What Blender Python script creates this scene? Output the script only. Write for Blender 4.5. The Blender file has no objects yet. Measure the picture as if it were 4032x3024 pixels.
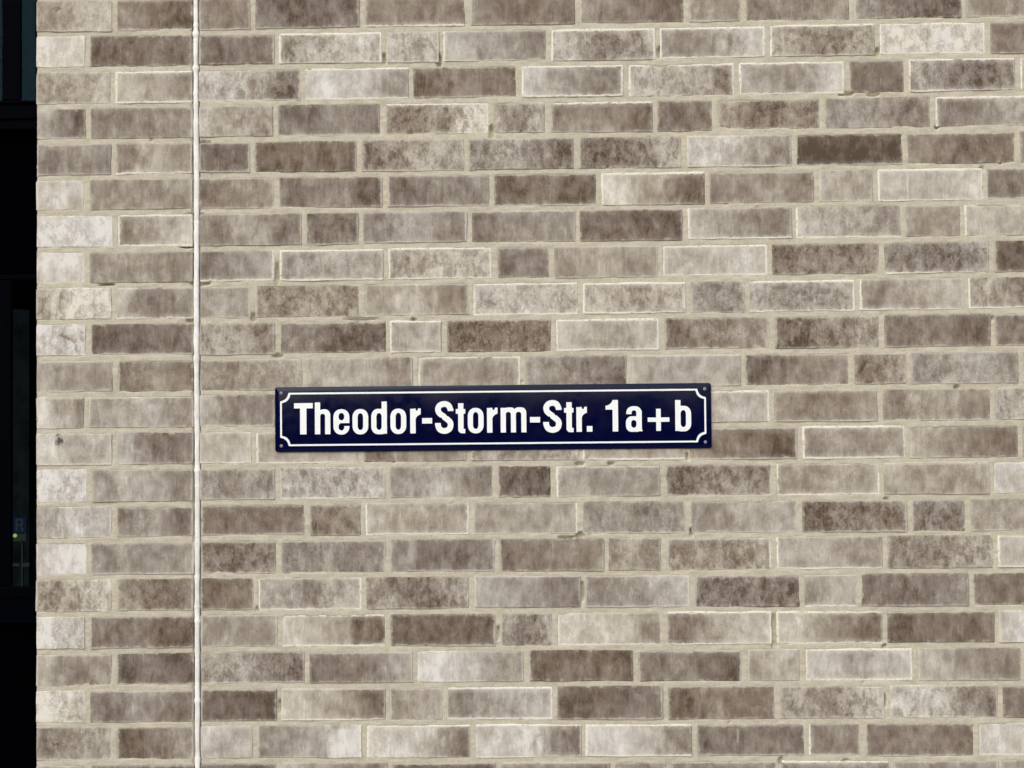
import bpy, bmesh, math, random
import numpy as np
from mathutils import Matrix, Vector

rnd = random.Random(7)
nrs = np.random.RandomState(11)
scene = bpy.context.scene
col = scene.collection

# ------------------------------------------------------------------ camera
CAM = (0.0, -3.36335, 1.6)
YAW, PITCH, ROLL = 0.0207509, 0.0324222, 0.00944807
FPX = 0.5 / math.tan(math.radians(38.2 / 2)) * 4032          # focal length in photo pixels
RM = (Matrix.Rotation(YAW, 3, 'Z') @ Matrix.Rotation(PITCH, 3, 'X') @ Matrix.Rotation(ROLL, 3, 'Y'))
cam = bpy.data.cameras.new('camera')
cam.sensor_width = 36.0
cam.lens = 18.0 / math.tan(math.radians(38.2 / 2))
cam.clip_end = 2000.0
cam.clip_start = 0.05
cam_o = bpy.data.objects.new('camera', cam)
col.objects.link(cam_o)
_r, _f, _u = RM.col[0], RM.col[1], RM.col[2]
cam_o.matrix_world = Matrix(((_r[0], _u[0], -_f[0], CAM[0]), (_r[1], _u[1], -_f[1], CAM[1]),
                             (_r[2], _u[2], -_f[2], CAM[2]), (0, 0, 0, 1)))
scene.camera = cam_o

# ------------------------------------------------------------------ sky, sun, exposure
SUN_EL, SUN_AZ = math.radians(34), math.radians(-26)           # azimuth measured from -Y towards -X
world = bpy.data.worlds.new('World')
scene.world = world
world.use_nodes = True
wn = world.node_tree.nodes
sky = wn.new('ShaderNodeTexSky')
sky.sky_type = 'NISHITA'
sky.sun_disc = False
sky.sun_elevation = SUN_EL
sky.sun_rotation = math.radians(180) + SUN_AZ * -1.0
sky.air_density = 1.0
sky.dust_density = 2.3
sky.ozone_density = 1.0
world.node_tree.links.new(sky.outputs[0], wn['Background'].inputs[0])
wn['Background'].inputs[1].default_value = 0.12
sun = bpy.data.lights.new('sun', 'SUN')
sun.energy = 1.3
sun.angle = math.radians(70)
sun.color = (1.0, 0.97, 0.90)
sun_o = bpy.data.objects.new('sun', sun)
col.objects.link(sun_o)
sdir = Vector((math.sin(SUN_AZ) * math.cos(SUN_EL), -math.cos(SUN_AZ) * math.cos(SUN_EL), math.sin(SUN_EL)))
sun_o.rotation_euler = sdir.to_track_quat('Z', 'Y').to_euler()
scene.view_settings.view_transform = 'Standard'
scene.view_settings.look = 'None'
scene.view_settings.gamma = 1.0
scene.view_settings.use_curve_mapping = False
scene.view_settings.exposure = 0.36


# ------------------------------------------------------------------ helpers
def px(x, y, Y=0.0):
    """photo pixel -> world x, z on the plane at depth Y"""
    v = RM @ Vector(((x - 2016) / FPX, 1.0, -(y - 1512) / FPX))
    t = (Y - CAM[1]) / v[1]
    return CAM[0] + v[0] * t, CAM[2] + v[2] * t


def S(r, g, b):
    f = lambda c: (c / 255 / 12.92) if c <= 10.3 else ((c / 255 + 0.055) / 1.055) ** 2.4
    return (f(r), f(g), f(b), 1.0)


def link(o, parent=None):
    col.objects.link(o)
    if parent is not None:
        o.parent = parent
    return o


def obj(name, verts, faces, mat, parent=None, loc=None, smooth=False):
    me = bpy.data.meshes.new(name)
    me.from_pydata(verts, [], faces)
    me.update()
    if mat:
        me.materials.append(mat)
    if smooth:
        for p in me.polygons:
            p.use_smooth = True
    o = bpy.data.objects.new(name, me)
    if loc:
        o.location = loc
    return link(o, parent)


def empty(name, loc=(0, 0, 0)):
    o = bpy.data.objects.new(name, None)
    o.empty_display_size = 0.1
    o.location = loc
    return link(o)


def tag(o, label, cat, group=None, kind=None):
    if label:
        o['label'] = label
    if cat:
        o['category'] = cat
    if group:
        o['group'] = group
    if kind:
        o['kind'] = kind
    return o


def boxdata(x0, x1, y0, y1, z0, z1, bev=0.0):
    bm = bmesh.new()
    bmesh.ops.create_cube(bm, size=1.0)
    for v in bm.verts:
        v.co = ((x0 + x1) / 2 + v.co.x * (x1 - x0), (y0 + y1) / 2 + v.co.y * (y1 - y0), (z0 + z1) / 2 + v.co.z * (z1 - z0))
    if bev:
        bmesh.ops.bevel(bm, geom=bm.edges[:], offset=bev, segments=2, profile=0.5, affect='EDGES')
    bm.verts.index_update()
    vs = [v.co.copy() for v in bm.verts]
    fs = [[v.index for v in f.verts] for f in bm.faces]
    bm.free()
    return vs, fs


def box(name, b, mat, parent=None, bev=0.0):
    vs, fs = boxdata(*b, bev=bev)
    return obj(name, vs, fs, mat, parent)


class NT:
    def __init__(self, name):
        self.m = bpy.data.materials.new(name)
        self.m.use_nodes = True
        self.n = self.m.node_tree.nodes
        self.l = self.m.node_tree.links
        self.b = self.n['Principled BSDF']

    def new(self, t, **kw):
        nd = self.n.new(t)
        for k, v in kw.items():
            setattr(nd, k, v)
        return nd

    def put(self, sock, v):
        if isinstance(v, (int, float, tuple, list)):
            sock.default_value = v
        else:
            self.l.new(v, sock)

    def math(self, op, a, b=None, c=None, clamp=False):
        nd = self.new('ShaderNodeMath', operation=op, use_clamp=clamp)
        self.put(nd.inputs[0], a)
        if b is not None:
            self.put(nd.inputs[1], b)
        if c is not None:
            self.put(nd.inputs[2], c)
        return nd.outputs[0]

    def sstep(self, v, a, b, lo=0.0, hi=1.0):
        nd = self.new('ShaderNodeMapRange', interpolation_type='SMOOTHSTEP')
        self.put(nd.inputs[0], v)
        self.put(nd.inputs[1], a)
        self.put(nd.inputs[2], b)
        self.put(nd.inputs[3], lo)
        self.put(nd.inputs[4], hi)
        return nd.outputs[0]

    def mix(self, f, a, b, mode='MIX'):
        nd = self.new('ShaderNodeMix', data_type='RGBA', blend_type=mode)
        self.put(nd.inputs[0], f)
        self.put(nd.inputs[6], a)
        self.put(nd.inputs[7], b)
        return nd.outputs[2]

    def fmix(self, f, a, b):
        nd = self.new('ShaderNodeMix', data_type='FLOAT')
        self.put(nd.inputs[0], f)
        self.put(nd.inputs[2], a)
        self.put(nd.inputs[3], b)
        return nd.outputs[0]

    def noise(self, vec, scale, detail=4.0, rough=0.6, dist=0.0):
        nd = self.new('ShaderNodeTexNoise')
        self.put(nd.inputs['Vector'], vec)
        nd.inputs['Scale'].default_value = scale
        nd.inputs['Detail'].default_value = detail
        nd.inputs['Roughness'].default_value = rough
        nd.inputs['Distortion'].default_value = dist
        return nd.outputs[0]

    def vscale(self, vec, s):
        nd = self.new('ShaderNodeVectorMath', operation='MULTIPLY')
        self.put(nd.inputs[0], vec)
        nd.inputs[1].default_value = s
        return nd.outputs[0]

    def bump(self, h, strength, dist, nrm=None):
        nd = self.new('ShaderNodeBump')
        self.put(nd.inputs['Strength'], strength)
        nd.inputs['Distance'].default_value = dist
        self.put(nd.inputs['Height'], h)
        if nrm is not None:
            self.put(nd.inputs['Normal'], nrm)
        return nd.outputs[0]


def plain(name, colr, rough=0.6, spec=0.5, nz=0.0, nscale=30.0):
    t = NT(name)
    if nz:
        co = t.new('ShaderNodeTexCoord').outputs['Object']
        n = t.noise(co, nscale, 5)
        k = t.sstep(n, 0.3, 0.7, 1 - nz, 1 + nz)
        t.put(t.b.inputs['Base Color'], t.mix(1.0, colr, t.new('ShaderNodeCombineColor').outputs[0], 'MULTIPLY'))
        cc = [x for x in t.n if x.bl_idname == 'ShaderNodeCombineColor'][0]
        for i in range(3):
            t.put(cc.inputs[i], k)
    else:
        t.b.inputs['Base Color'].default_value = colr
    t.b.inputs['Roughness'].default_value = rough
    t.b.inputs['Specular IOR Level'].default_value = spec
    return t.m


# ------------------------------------------------------------------ materials
# stains on single bricks: photo pixel, radii (m), tilt, colour, strength
STAINS = [(234, 1738, 0.011, 0.012, 0.3, (66, 56, 46), 0.9), (228, 1712, 0.006, 0.008, 0.0, (84, 72, 62), 0.7),
          (265, 1330, 0.026, 0.006, 0.45, (134, 112, 92), 0.8), (232, 38, 0.012, 0.007, 0.0, (96, 82, 74), 0.6),
          (218, 2930, 0.008, 0.005, 0.0, (88, 76, 66), 0.7), (3574, 731, 0.0022, 0.060, 0.0, (226, 220, 206), 0.85),
          (2905, 2905, 0.003, 0.03, 0.0, (190, 180, 166), 0.6)]


def brick_material():
    t = NT('brick_clay')
    uv = t.new('ShaderNodeUVMap', uv_map='uv').outputs[0]
    sep = t.new('ShaderNodeSeparateXYZ')
    t.put(sep.inputs[0], uv)
    x, z = sep.outputs[0], sep.outputs[1]
    tone = t.new('ShaderNodeAttribute', attribute_name='tone')
    edge = t.new('ShaderNodeAttribute', attribute_name='edge')
    dims = t.new('ShaderNodeAttribute', attribute_name='dims')
    ts = t.new('ShaderNodeSeparateColor'); t.put(ts.inputs[0], tone.outputs['Color'])
    es = t.new('ShaderNodeSeparateColor'); t.put(es.inputs[0], edge.outputs['Color'])
    ds = t.new('ShaderNodeSeparateColor'); t.put(ds.inputs[0], dims.outputs['Color'])
    rough = tone.outputs['Alpha']
    w, h, seed = ds.outputs[0], ds.outputs[1], ds.outputs[2]
    cmb = t.new('ShaderNodeCombineXYZ')
    t.put(cmb.inputs[0], x); t.put(cmb.inputs[1], z); t.put(cmb.inputs[2], t.math('MULTIPLY', seed, 37.0))
    P = cmb.outputs[0]
    streak = t.noise(t.vscale(P, (1, 0.22, 1)), 130, 3, 0.6, 0.2)
    streak_b = t.noise(t.vscale(P, (1, 0.4, 1)), 36, 3, 0.6, 0.4)
    mott = t.noise(t.vscale(P, (1, 0.75, 1)), 190, 4, 0.7, 0.2)
    mott_b = t.noise(t.vscale(P, (1, 0.65, 1)), 60, 4, 0.7, 0.35)
    big = t.noise(t.vscale(P, (1, 0.7, 1)), 34, 3, 0.55, 0.3)
    grain = t.noise(P, 330, 2, 0.75)
    u = t.math('DIVIDE', x, w)
    warp = t.math('ADD', t.math('MULTIPLY', t.math('SUBTRACT', streak_b, 0.5), 0.6), t.math('MULTIPLY', t.math('SUBTRACT', mott_b, 0.5), 0.35))
    u2 = t.math('ADD', u, warp)
    f1 = t.sstep(u2, 0.10, 0.50)
    f2 = t.sstep(u2, 0.48, 0.92)
    tn = t.fmix(f2, t.fmix(f1, ts.outputs[0], ts.outputs[1]), ts.outputs[2])
    # wrinkles of the hand-moulded rough bricks: dark creases against pale sand
    cre = t.sstep(mott_b, 0.38, 0.56, -0.55, 0.3)
    d1 = t.math('MULTIPLY', t.math('SUBTRACT', streak, 0.5), t.fmix(rough, 0.26, 0.2))
    d2 = t.math('MULTIPLY', t.math('SUBTRACT', mott, 0.5), t.fmix(rough, 0.17, 0.5))
    d3 = t.math('MULTIPLY', cre, t.math('ADD', t.math('MULTIPLY', rough, 0.20), 0.05))
    d4 = t.math('MULTIPLY', t.math('SUBTRACT', big, 0.5), 0.72)
    d5 = t.math('MULTIPLY', t.math('SUBTRACT', grain, 0.5), t.fmix(rough, 0.10, 0.2))
    # small pits, sand specks and drag marks, and a bloom that runs across neighbouring bricks
    pit = t.noise(P, 270, 1, 0.5)
    d6 = t.math('ADD', t.sstep(pit, 0.66, 0.76, 0.0, -0.15), t.sstep(pit, 0.33, 0.25, 0.0, 0.10))
    d7 = t.sstep(t.noise(t.vscale(P, (1, 0.07, 1)), 320, 2, 0.6), 0.6, 0.72, 0.0, 0.11)
    wpos = t.new('ShaderNodeNewGeometry').outputs['Position']
    d8 = t.math('MULTIPLY', t.math('SUBTRACT', t.noise(t.vscale(wpos, (1, 1, 0.6)), 3.2, 3, 0.55), 0.5), 0.22)
    for d in (d1, d2, d3, d4, d5, d6, d7, d8):
        tn = t.math('ADD', tn, d)
    tn = t.math('ADD', t.math('MULTIPLY', t.math('SUBTRACT', tn, 0.42), 1.12), 0.435)
    ramp = t.new('ShaderNodeValToRGB')
    cr = ramp.color_ramp
    cr.interpolation = 'LINEAR'
    stops = [(0.0, (88, 76, 61)), (0.10, (109, 95, 82)), (0.25, (130, 117, 105)), (0.45, (156, 146, 133)),
             (0.65, (184, 176, 163)), (0.85, (210, 204, 193)), (1.0, (232, 228, 219))]
    while len(cr.elements) < len(stops):
        cr.elements.new(0.5)
    for e, (p, c) in zip(cr.elements, stops):
        e.position = p
        e.color = S(*c)
    t.put(ramp.inputs[0], tn)
    c = ramp.outputs[0]
    hue = t.noise(P, 16, 3, 0.5)
    c = t.mix(t.sstep(hue, 0.5, 0.75, 0.0, 0.7), c, t.mix(1.0, c, (0.97, 0.96, 1.02, 1), 'MULTIPLY'))
    c = t.mix(t.sstep(hue, 0.5, 0.25, 0.0, 0.5), c, t.mix(1.0, c, (1.0, 0.985, 0.9, 1), 'MULTIPLY'))
    c = t.mix(1.0, c, t.mix(t.math('FRACT', t.math('MULTIPLY', seed, 17.3)), (1.0, 0.985, 0.945, 1), (0.975, 0.985, 1.02, 1)), 'MULTIPLY')
    # lime film along the edges
    en = t.noise(P, 60, 4, 0.7)
    wid = t.sstep(en, 0.3, 0.7, 0.0042, 0.0080)

    def film(dist, amt):
        return t.math('MULTIPLY', t.sstep(dist, t.math('MULTIPLY', wid, 1.0), t.math('MULTIPLY', wid, 0.35)), amt)
    dl, dr_, dt, db = x, t.math('SUBTRACT', w, x), t.math('SUBTRACT', h, z), z
    fl = t.math('MAXIMUM', t.math('MAXIMUM', film(dl, es.outputs[0]), film(dr_, es.outputs[1])),
                t.math('MAXIMUM', film(dt, es.outputs[2]), film(db, edge.outputs['Alpha'])))
    def halo(dist, amt):
        return t.math('MULTIPLY', t.sstep(dist, 0.017, 0.002), amt)
    hl = t.math('MAXIMUM', t.math('MAXIMUM', halo(dl, es.outputs[0]), halo(dr_, es.outputs[1])),
                t.math('MAXIMUM', halo(dt, es.outputs[2]), halo(db, edge.outputs['Alpha'])))
    c = t.mix(t.math('MULTIPLY', hl, t.sstep(en, 0.3, 0.65, 0.12, 0.5)), c, S(214, 207, 193))
    brk = t.sstep(t.noise(P, 35, 3, 0.6), 0.26, 0.40)
    fl = t.math('MULTIPLY', fl, t.math('MULTIPLY', brk, 0.95))
    c = t.mix(fl, c, S(240, 235, 222))
    # mortar smears creeping in from the edge
    dm = t.math('MINIMUM', t.math('MINIMUM', dl, dr_), t.math('MINIMUM', dt, db))
    sm = t.math('MULTIPLY', t.sstep(dm, 0.009, 0.0005), t.sstep(t.noise(P, 60, 4, 0.7), 0.52, 0.64))
    c = t.mix(t.math('MULTIPLY', sm, 0.75), c, S(192, 183, 162))
    # a few stains with a place of their own on the wall
    pos = t.new('ShaderNodeNewGeometry').outputs['Position']
    for (qx, qy, rx, rz, rot, cc, am) in STAINS:
        wx, wz = px(qx, qy)
        mp = t.new('ShaderNodeMapping', vector_type='TEXTURE')
        t.put(mp.inputs[0], pos)
        mp.inputs[1].default_value = (wx, 0, wz)
        mp.inputs[2].default_value = (0, rot, 0)
        mp.inputs[3].default_value = (rx, 1, rz)
        ln = t.new('ShaderNodeVectorMath', operation='LENGTH')
        t.put(ln.inputs[0], mp.outputs[0])
        dd = t.math('ADD', ln.outputs['Value'], t.math('ADD', t.math('MULTIPLY', t.math('SUBTRACT', mott_b, 0.5), 1.4), t.math('MULTIPLY', t.math('SUBTRACT', mott, 0.5), 1.8)))
        c = t.mix(t.sstep(dd, 1.1, 0.25, 0.0, am), c, S(*cc))
    t.put(t.b.inputs['Base Color'], c)
    t.b.inputs['Roughness'].default_value = 0.9
    t.b.inputs['Specular IOR Level'].default_value = 0.25
    n1 = t.bump(t.math('ADD', t.math('MULTIPLY', streak, 0.5), t.math('MULTIPLY', grain, 0.35)), 0.35, 0.001)
    n2 = t.bump(t.math('ADD', mott_b, t.math('MULTIPLY', mott, 0.6)), t.fmix(rough, 0.12, 0.6), 0.0025, n1)
    t.put(t.b.inputs['Normal'], n2)
    return t.m


def mortar_material():
    t = NT('mortar')
    co = t.new('ShaderNodeTexCoord').outputs['Object']
    a = t.noise(t.vscale(co, (0.45, 1, 1.4)), 60, 4, 0.65)
    b = t.noise(co, 170, 4, 0.7)
    g = t.noise(co, 420, 2, 0.6)
    f = t.math('ADD', t.math('MULTIPLY', a, 0.55), t.math('MULTIPLY', b, 0.45))
    c = t.mix(t.sstep(f, 0.36, 0.64), S(184, 177, 156), S(210, 203, 183))
    c = t.mix(t.sstep(g, 0.62, 0.78, 0, 0.22), c, S(150, 140, 122))
    c = t.mix(t.sstep(t.noise(co, 7, 3), 0.45, 0.7, 0, 0.35), c, S(194, 189, 175))
    t.put(t.b.inputs['Base Color'], c)
    t.b.inputs['Roughness'].default_value = 0.95
    t.b.inputs['Specular IOR Level'].default_value = 0.2
    t.put(t.b.inputs['Normal'], t.bump(t.math('ADD', b, t.math('MULTIPLY', g, 0.5)), 0.4, 0.001))
    return t.m


def sealant_material():
    t = NT('joint_sealant')
    co = t.new('ShaderNodeTexCoord').outputs['Object']
    a = t.noise(co, 30, 4, 0.6)
    c = t.mix(t.sstep(a, 0.35, 0.65), S(228, 225, 217), S(250, 249, 245))
    t.put(t.b.inputs['Base Color'], c)
    t.b.inputs['Roughness'].default_value = 0.55
    t.put(t.b.inputs['Normal'], t.bump(t.noise(co, 220, 4), 0.3, 0.001))
    return t.m


def enamel(name, c, rough=0.06, spec=0.5):
    t = NT(name)
    co = t.new('ShaderNodeTexCoord').outputs['Object']
    t.b.inputs['Base Color'].default_value = c
    t.put(t.b.inputs['Roughness'], t.sstep(t.noise(co, 40, 4), 0.3, 0.7, rough * 0.7, rough * 1.6))
    t.b.inputs['Specular IOR Level'].default_value = spec
    t.b.inputs['Specular Tint'].default_value = (0.7, 0.85, 1.0, 1)
    t.put(t.b.inputs['Normal'], t.bump(t.noise(co, 9, 2), 0.02, 0.01))
    return t.m


def glass_material(name, tint):
    t = NT(name)
    out = t.n['Material Output']
    tr = t.new('ShaderNodeBsdfTransparent'); tr.inputs[0].default_value = tint
    gl = t.new('ShaderNodeBsdfGlossy'); gl.inputs['Roughness'].default_value = 0.0
    gl.inputs['Color'].default_value = (0.05, 0.11, 0.16, 1)
    fr = t.new('ShaderNodeFresnel'); fr.inputs[0].default_value = 1.5
    mx = t.new('ShaderNodeMixShader')
    t.put(mx.inputs[0], fr.outputs[0])
    t.l.new(tr.outputs[0], mx.inputs[1]); t.l.new(gl.outputs[0], mx.inputs[2])
    t.l.new(mx.outputs[0], out.inputs['Surface'])
    return t.m


M_BRICK = brick_material()
M_MORTAR = mortar_material()
M_SEAL = sealant_material()
M_NAVY = enamel('navy_enamel', S(5, 8, 47), spec=0.33)
M_WHITE = enamel('white_enamel', S(252, 255, 255), 0.12)
M_SCREW = plain('screw_metal', S(140, 137, 155), 0.4)
M_FRAME = plain('anthracite_frame', (0.0006, 0.0009, 0.0022, 1), 0.5, 0.01)
M_PANEL = plain('black_panel', (0.0004, 0.0005, 0.001, 1), 0.4, 0.0)
M_GLASS = glass_material('window_glass', (0.55, 0.62, 0.62, 1))
M_REFLBOARD = plain('reflection_board_tone', (0.17, 0.23, 0.24, 1), 0.8, 0.1, 0.6, 5)  # tone of the added board that imitates a pane reflection
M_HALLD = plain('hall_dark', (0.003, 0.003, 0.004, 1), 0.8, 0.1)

# ------------------------------------------------------------------ ground and surroundings
t = NT('paving_asphalt')
_co = t.new('ShaderNodeTexCoord').outputs['Object']
t.put(t.b.inputs['Base Color'], t.mix(t.sstep(t.noise(_co, 3, 6), 0.3, 0.7), (0.06, 0.058, 0.055, 1), (0.12, 0.115, 0.108, 1)))
t.b.inputs['Roughness'].default_value = 0.9
g = obj('ground', [(-400, -400, 0), (400, -400, 0), (400, 400, 0), (-400, 400, 0)], [(0, 1, 2, 3)], t.m)
tag(g, None, None, kind='structure')

# ------------------------------------------------------------------ brick wall data (photo pixels)
ZS = 2.011
OFF = {'A': 0, 'B': 1000, 'C': 2000, 'D': 2932}
XEXP = -0.7912                       # expansion joint
XCOR = -1.1600                       # outer corner beside the entrance
BED0, COURSE = 1.6943, 0.083333
bed_x = [249, 895, 1547, 2547, 3479, 3976]
# centre of each bed joint 1..21 in photo pixels at the six columns above (None: not seen)
bed_y = [
    [134, 276, 420, 559, 701, 839, 984, 1125, 1270, 1411, 1554, 1696, 1841, 1987, 2129, 2273, 2420, 2567, 2711, 2858, 3007],
    [128, 264, 410, 549, 691, 832, 979, 1118, 1265, 1409, 1547, 1691, 1838, 1982, 2119, 2268, 2413, 2557, 2701, 2850, 2997],
    [117, 256, 398, 542, 684, 827, 969, 1110, 1252, 1399, None, None, 1828, 1970, 2114, 2260, 2408, 2555, 2699, 2845, 2995],
    [102, 244, 390, 527, 671, 817, 959, 1101, 1245, 1389, None, None, 1821, 1965, 2109, 2260, 2400, 2550, 2689, 2845, 2990],
    [80, 226, 375, 515, 659, 802, 944, 1088, 1230, 1379, 1525, 1667, 1816, 1957, 2102, 2250, 2398, 2542, 2689, 2840, 2990],
    [75, 221, 363, 505, 651, 795, 936, 1081, 1222, 1372, 1518, 1662, 1808, 1952, 2099, 2246, 2395, 2542, 2689, 2838, 2985]]
NB = 23


def bed_dev():
    dev = np.zeros((NB + 1, 6))
    for k in range(6):
        for j in range(1, 22):
            y = bed_y[k][j - 1]
            if y is not None:
                dev[j, k] = px(bed_x[k], y)[1] - (BED0 - COURSE * (j - 11))
    return dev * 0.7


DEV = bed_dev()
DEVX = [px(x, 1512)[0] for x in bed_x]


def bed(j, x):
    z = BED0 - COURSE * (j - 11)
    if 1 <= j <= 21:
        z += float(np.interp(x, DEVX, DEV[j]))
    return z


# per course: head joints (tile + zoomed pixel), then one code per brick: three tones, r/q rough, LRTB pale edges
ROWS = {  # pale tones of the first bricks include light wrapping round the corner
    1: ('A908 X A2003 B855 B1690 C550 C1410 C1862 D850 D1735', '456q 321 333 212 333B 322 431 443 334 421q 444'),
    2: ('A690 X B180 B1025 B1480 C325 C1185 D180 D1045 D1925', '988 122 222 466rTLR 666r 643L 635rTLR 447TLRB 534rTL 888rTLRB 333'),
    3: ('A893 X B390 B1243 C85 C935 C1810 D805 D1280 D2165', '456q 654TLB 652r 874TB 132 743TLBR 663rTLR 547TBLR 222 523rTLB 666L'),
    4: ('A697 X B170 B1025 B1880 C318 C1165 C1640 D615 D1490', '631 334 654q 232 238rRT 535r 342T 222 423r 443q 346TL'),
    5: ('A897 X A1995 B838 B1685 C540 C1395 D395 D1270 D2160', '343 364B 222 121 245r 451r 135r 763q 000 322 333'),
    6: ('A690 X B180 B1035 B1885 C720 C1580 D570 D1035 D1905', '787 444 234 231 234 121 851LT 343 655 667LRTB 233'),
    7: ('A915 X B400 B850 B1705 C550 C1405 D390 D1255 D1725', '888q 357TBL 352 222q 353 244 221 643LB 654qLB 444 667L'),
    8: ('A695 X B185 B1040 B1905 C350 C1205 C2075 D1090 D1955', '888 443 245RB 455qTLB 566rTLBR 232 454 667LRBT 233r 324rB 123'),
    9: ('A905 X A2003 B855 B1720 C575 C1425 C1895 D890 D1755', '588r 624B 454 343r 563 666rLTB 656rLBT 434r 545rRBT 356BL 535rLB'),
    10: ('A703 X B190 B1060 B1505 C360 C1220 D218 D1087 D1967', '868r 122 553r 311q 556BTL 222r 656LRBT 234q 134r 231 235'),
    11: ('A912 X B400 B1275 C115 C960 C1860 D850 D1300 D2185', '544 243 445q 563 545LRT 432q 655 134 234r 454q 555'),
    12: ('A685 X B188 B1036 B1498 C342 C1207 D215 D1075 D1965', '853 564 633 444 454 444 545 666TR 434 353 555r'),
    13: ('A905 X A2010 B850 B1700 C575 C1425 D437 D1290 D2185', '756 623 667B 556LB 244 545r 555LB 321 444LRTB 532 333'),
    14: ('A705 X B190 B1055 B1910 C362 C1225 D228 D1085 D1957', '978r 463 444q 556rB 463 111q 544L 133r 445LRB 545 777'),
    15: ('A905 X B420 B865 B1720 C575 C1430 D440 D1305 D1770', '576q 252 222 233q 655LRB 555R 434q 355 122r 232r 454'),
    16: ('A705 X B195 B1060 B1925 C782 C1235 D230 D1108 D1985', '789 344 223r 343q 423 233 443q 434rR 554LB 335r 666LB'),
    17: ('A905 X A2025 B872 B1725 C595 C1460 D455 D908 D1792', '356r 422q 122 536qLBR 424r 542 346 222r 455B 223 222'),
    18: ('A695 X B205 B1062 B1935 C370 C1240 D235 D1115 D1995', '976r 221 444 751BT 111 424r 773LB 257RTB 742LTB 122 777'),
    19: ('A905 X B422 B1275 C145 C1008 C1875 D460 D1350 D2205', '634 121 542r 235 864 121 231 566 757LTBR 643 555'),
    20: ('A695 X B200 B1060 B1515 C375 C1252 D260 D1130 D2025', '977r 242 110 751B 455 356TRB 122 132 536r 762r 222'),
    21: ('A905 X A2022 B872 B1740 C600 C1475 D492 D935 D1830', '345q 124 766 358R 872LT 782TB 873LTB 232 333L 232 777LB'),
    22: ('A705 X B205 B1075 B1940 C830 C1270 D275 D1160 D2030', '555 222 222 643 111 442 544 344 444T 444 444'),
}


def vnoise(n, step, amp):
    """smooth 1-D noise of n samples"""
    k = max(2, int(n / step) + 3)
    v = nrs.uniform(-1, 1, k)
    return np.interp(np.arange(n) / step, np.arange(k), v) * amp


def brick_geo(x0, x1, zb0, zb1, zt0, zt1, proud, depth=0.1, wear=1.0, nseg=9):
    """quad brick: bottom z at left/right, top z at left/right; returns verts, faces, uv(list of vertex uv)"""
    w = x1 - x0
    base = []
    nv = 3
    r = 0.0022
    for i in range(nseg + 1):
        a = i / nseg
        base.append((x0 + r + (w - 2 * r) * a, zb0 + (zb1 - zb0) * a, 0, -1))
    for i in range(nv + 1):
        a = i / nv
        zz = zb1 + r + (zt1 - zb1 - 2 * r) * a
        base.append((x1, zz, 1, 0))
    for i in range(nseg + 1):
        a = 1 - i / nseg
        base.append((x0 + r + (w - 2 * r) * a, zt0 + (zt1 - zt0) * a, 0, 1))
    for i in range(nv + 1):
        a = 1 - i / nv
        zz = zb0 + r + (zt0 - zb0 - 2 * r) * a
        base.append((x0, zz, -1, 0))
    n = len(base)
    ns = nrs.uniform(-1, 1, n) * 0.0006 * wear + vnoise(n, 3, 0.0010 * wear)
    out = [(b[0] + b[2] * s, b[1] + b[3] * s, b[2], b[3]) for b, s in zip(base, ns)]
    ins = nrs.uniform(0.0008, 0.0022, n)
    tx, tz = nrs.uniform(-0.004, 0.004), nrs.uniform(-0.008, 0.008)
    cx, cz = (x0 + x1) / 2, (zb0 + zt0) / 2
    pl = lambda x, z: -proud + tx * (x - cx) + tz * (z - cz)
    vs = [(o[0], depth, o[1]) for o in out]
    vs += [(o[0], pl(o[0], o[1]) + 0.0011, o[1]) for o in out]
    vs += [(o[0] - o[2] * k, pl(o[0], o[1]), o[1] - o[3] * k) for o, k in zip(out, ins)]
    # diagonal corners get both insets through their neighbours; centre fan
    vs.append((cx, pl(cx, cz), cz))
    c = 3 * n
    fs = []
    for i in range(n):
        j = (i + 1) % n
        fs.append((i, j, n + j, n + i))
        fs.append((n + i, n + j, 2 * n + j, 2 * n + i))
        fs.append((2 * n + i, 2 * n + j, c))
    uvs = [(v[0] - x0, v[2] - zb0) for v in vs]
    return vs, fs, uvs


def code_params(code):
    d = [0.06 + 0.86 * int(ch) / 9.0 for ch in code[:3]]
    fl = code[3:]
    rough = 1.0 if 'r' in fl else (0.5 if 'q' in fl else 0.0)
    rough = min(1.0, max(0.0, rough + rnd.uniform(-0.05, 0.15)))
    e = [1.0 if ch in fl else (rnd.uniform(0, 0.45)) for ch in 'LRTB']
    return d + [rough], e


def set_attrs(me, uvs, tone, edge, dims):
    """per-vertex attribute arrays (n x 4) and a uv layer from vertex uvs"""
    n = len(me.vertices)
    for nm, arr in (('tone', tone), ('edge', edge), ('dims', dims)):
        at = me.attributes.new(nm, 'FLOAT_COLOR', 'POINT')
        at.data.foreach_set('color', np.asarray(arr, dtype=np.float32).reshape(-1))
    uvl = me.uv_layers.new(name='uv')
    vi = np.zeros(len(me.loops), dtype=np.int32)
    me.loops.foreach_get('vertex_index', vi)
    uvl.data.foreach_set('uv', np.asarray(uvs, dtype=np.float32)[vi].reshape(-1))


wall = empty('brick_wall', (0, 0, 0))
tag(wall, 'beige and taupe mottled clinker brick wall with pale mortar joints around the navy street sign', 'brick wall')

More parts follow.
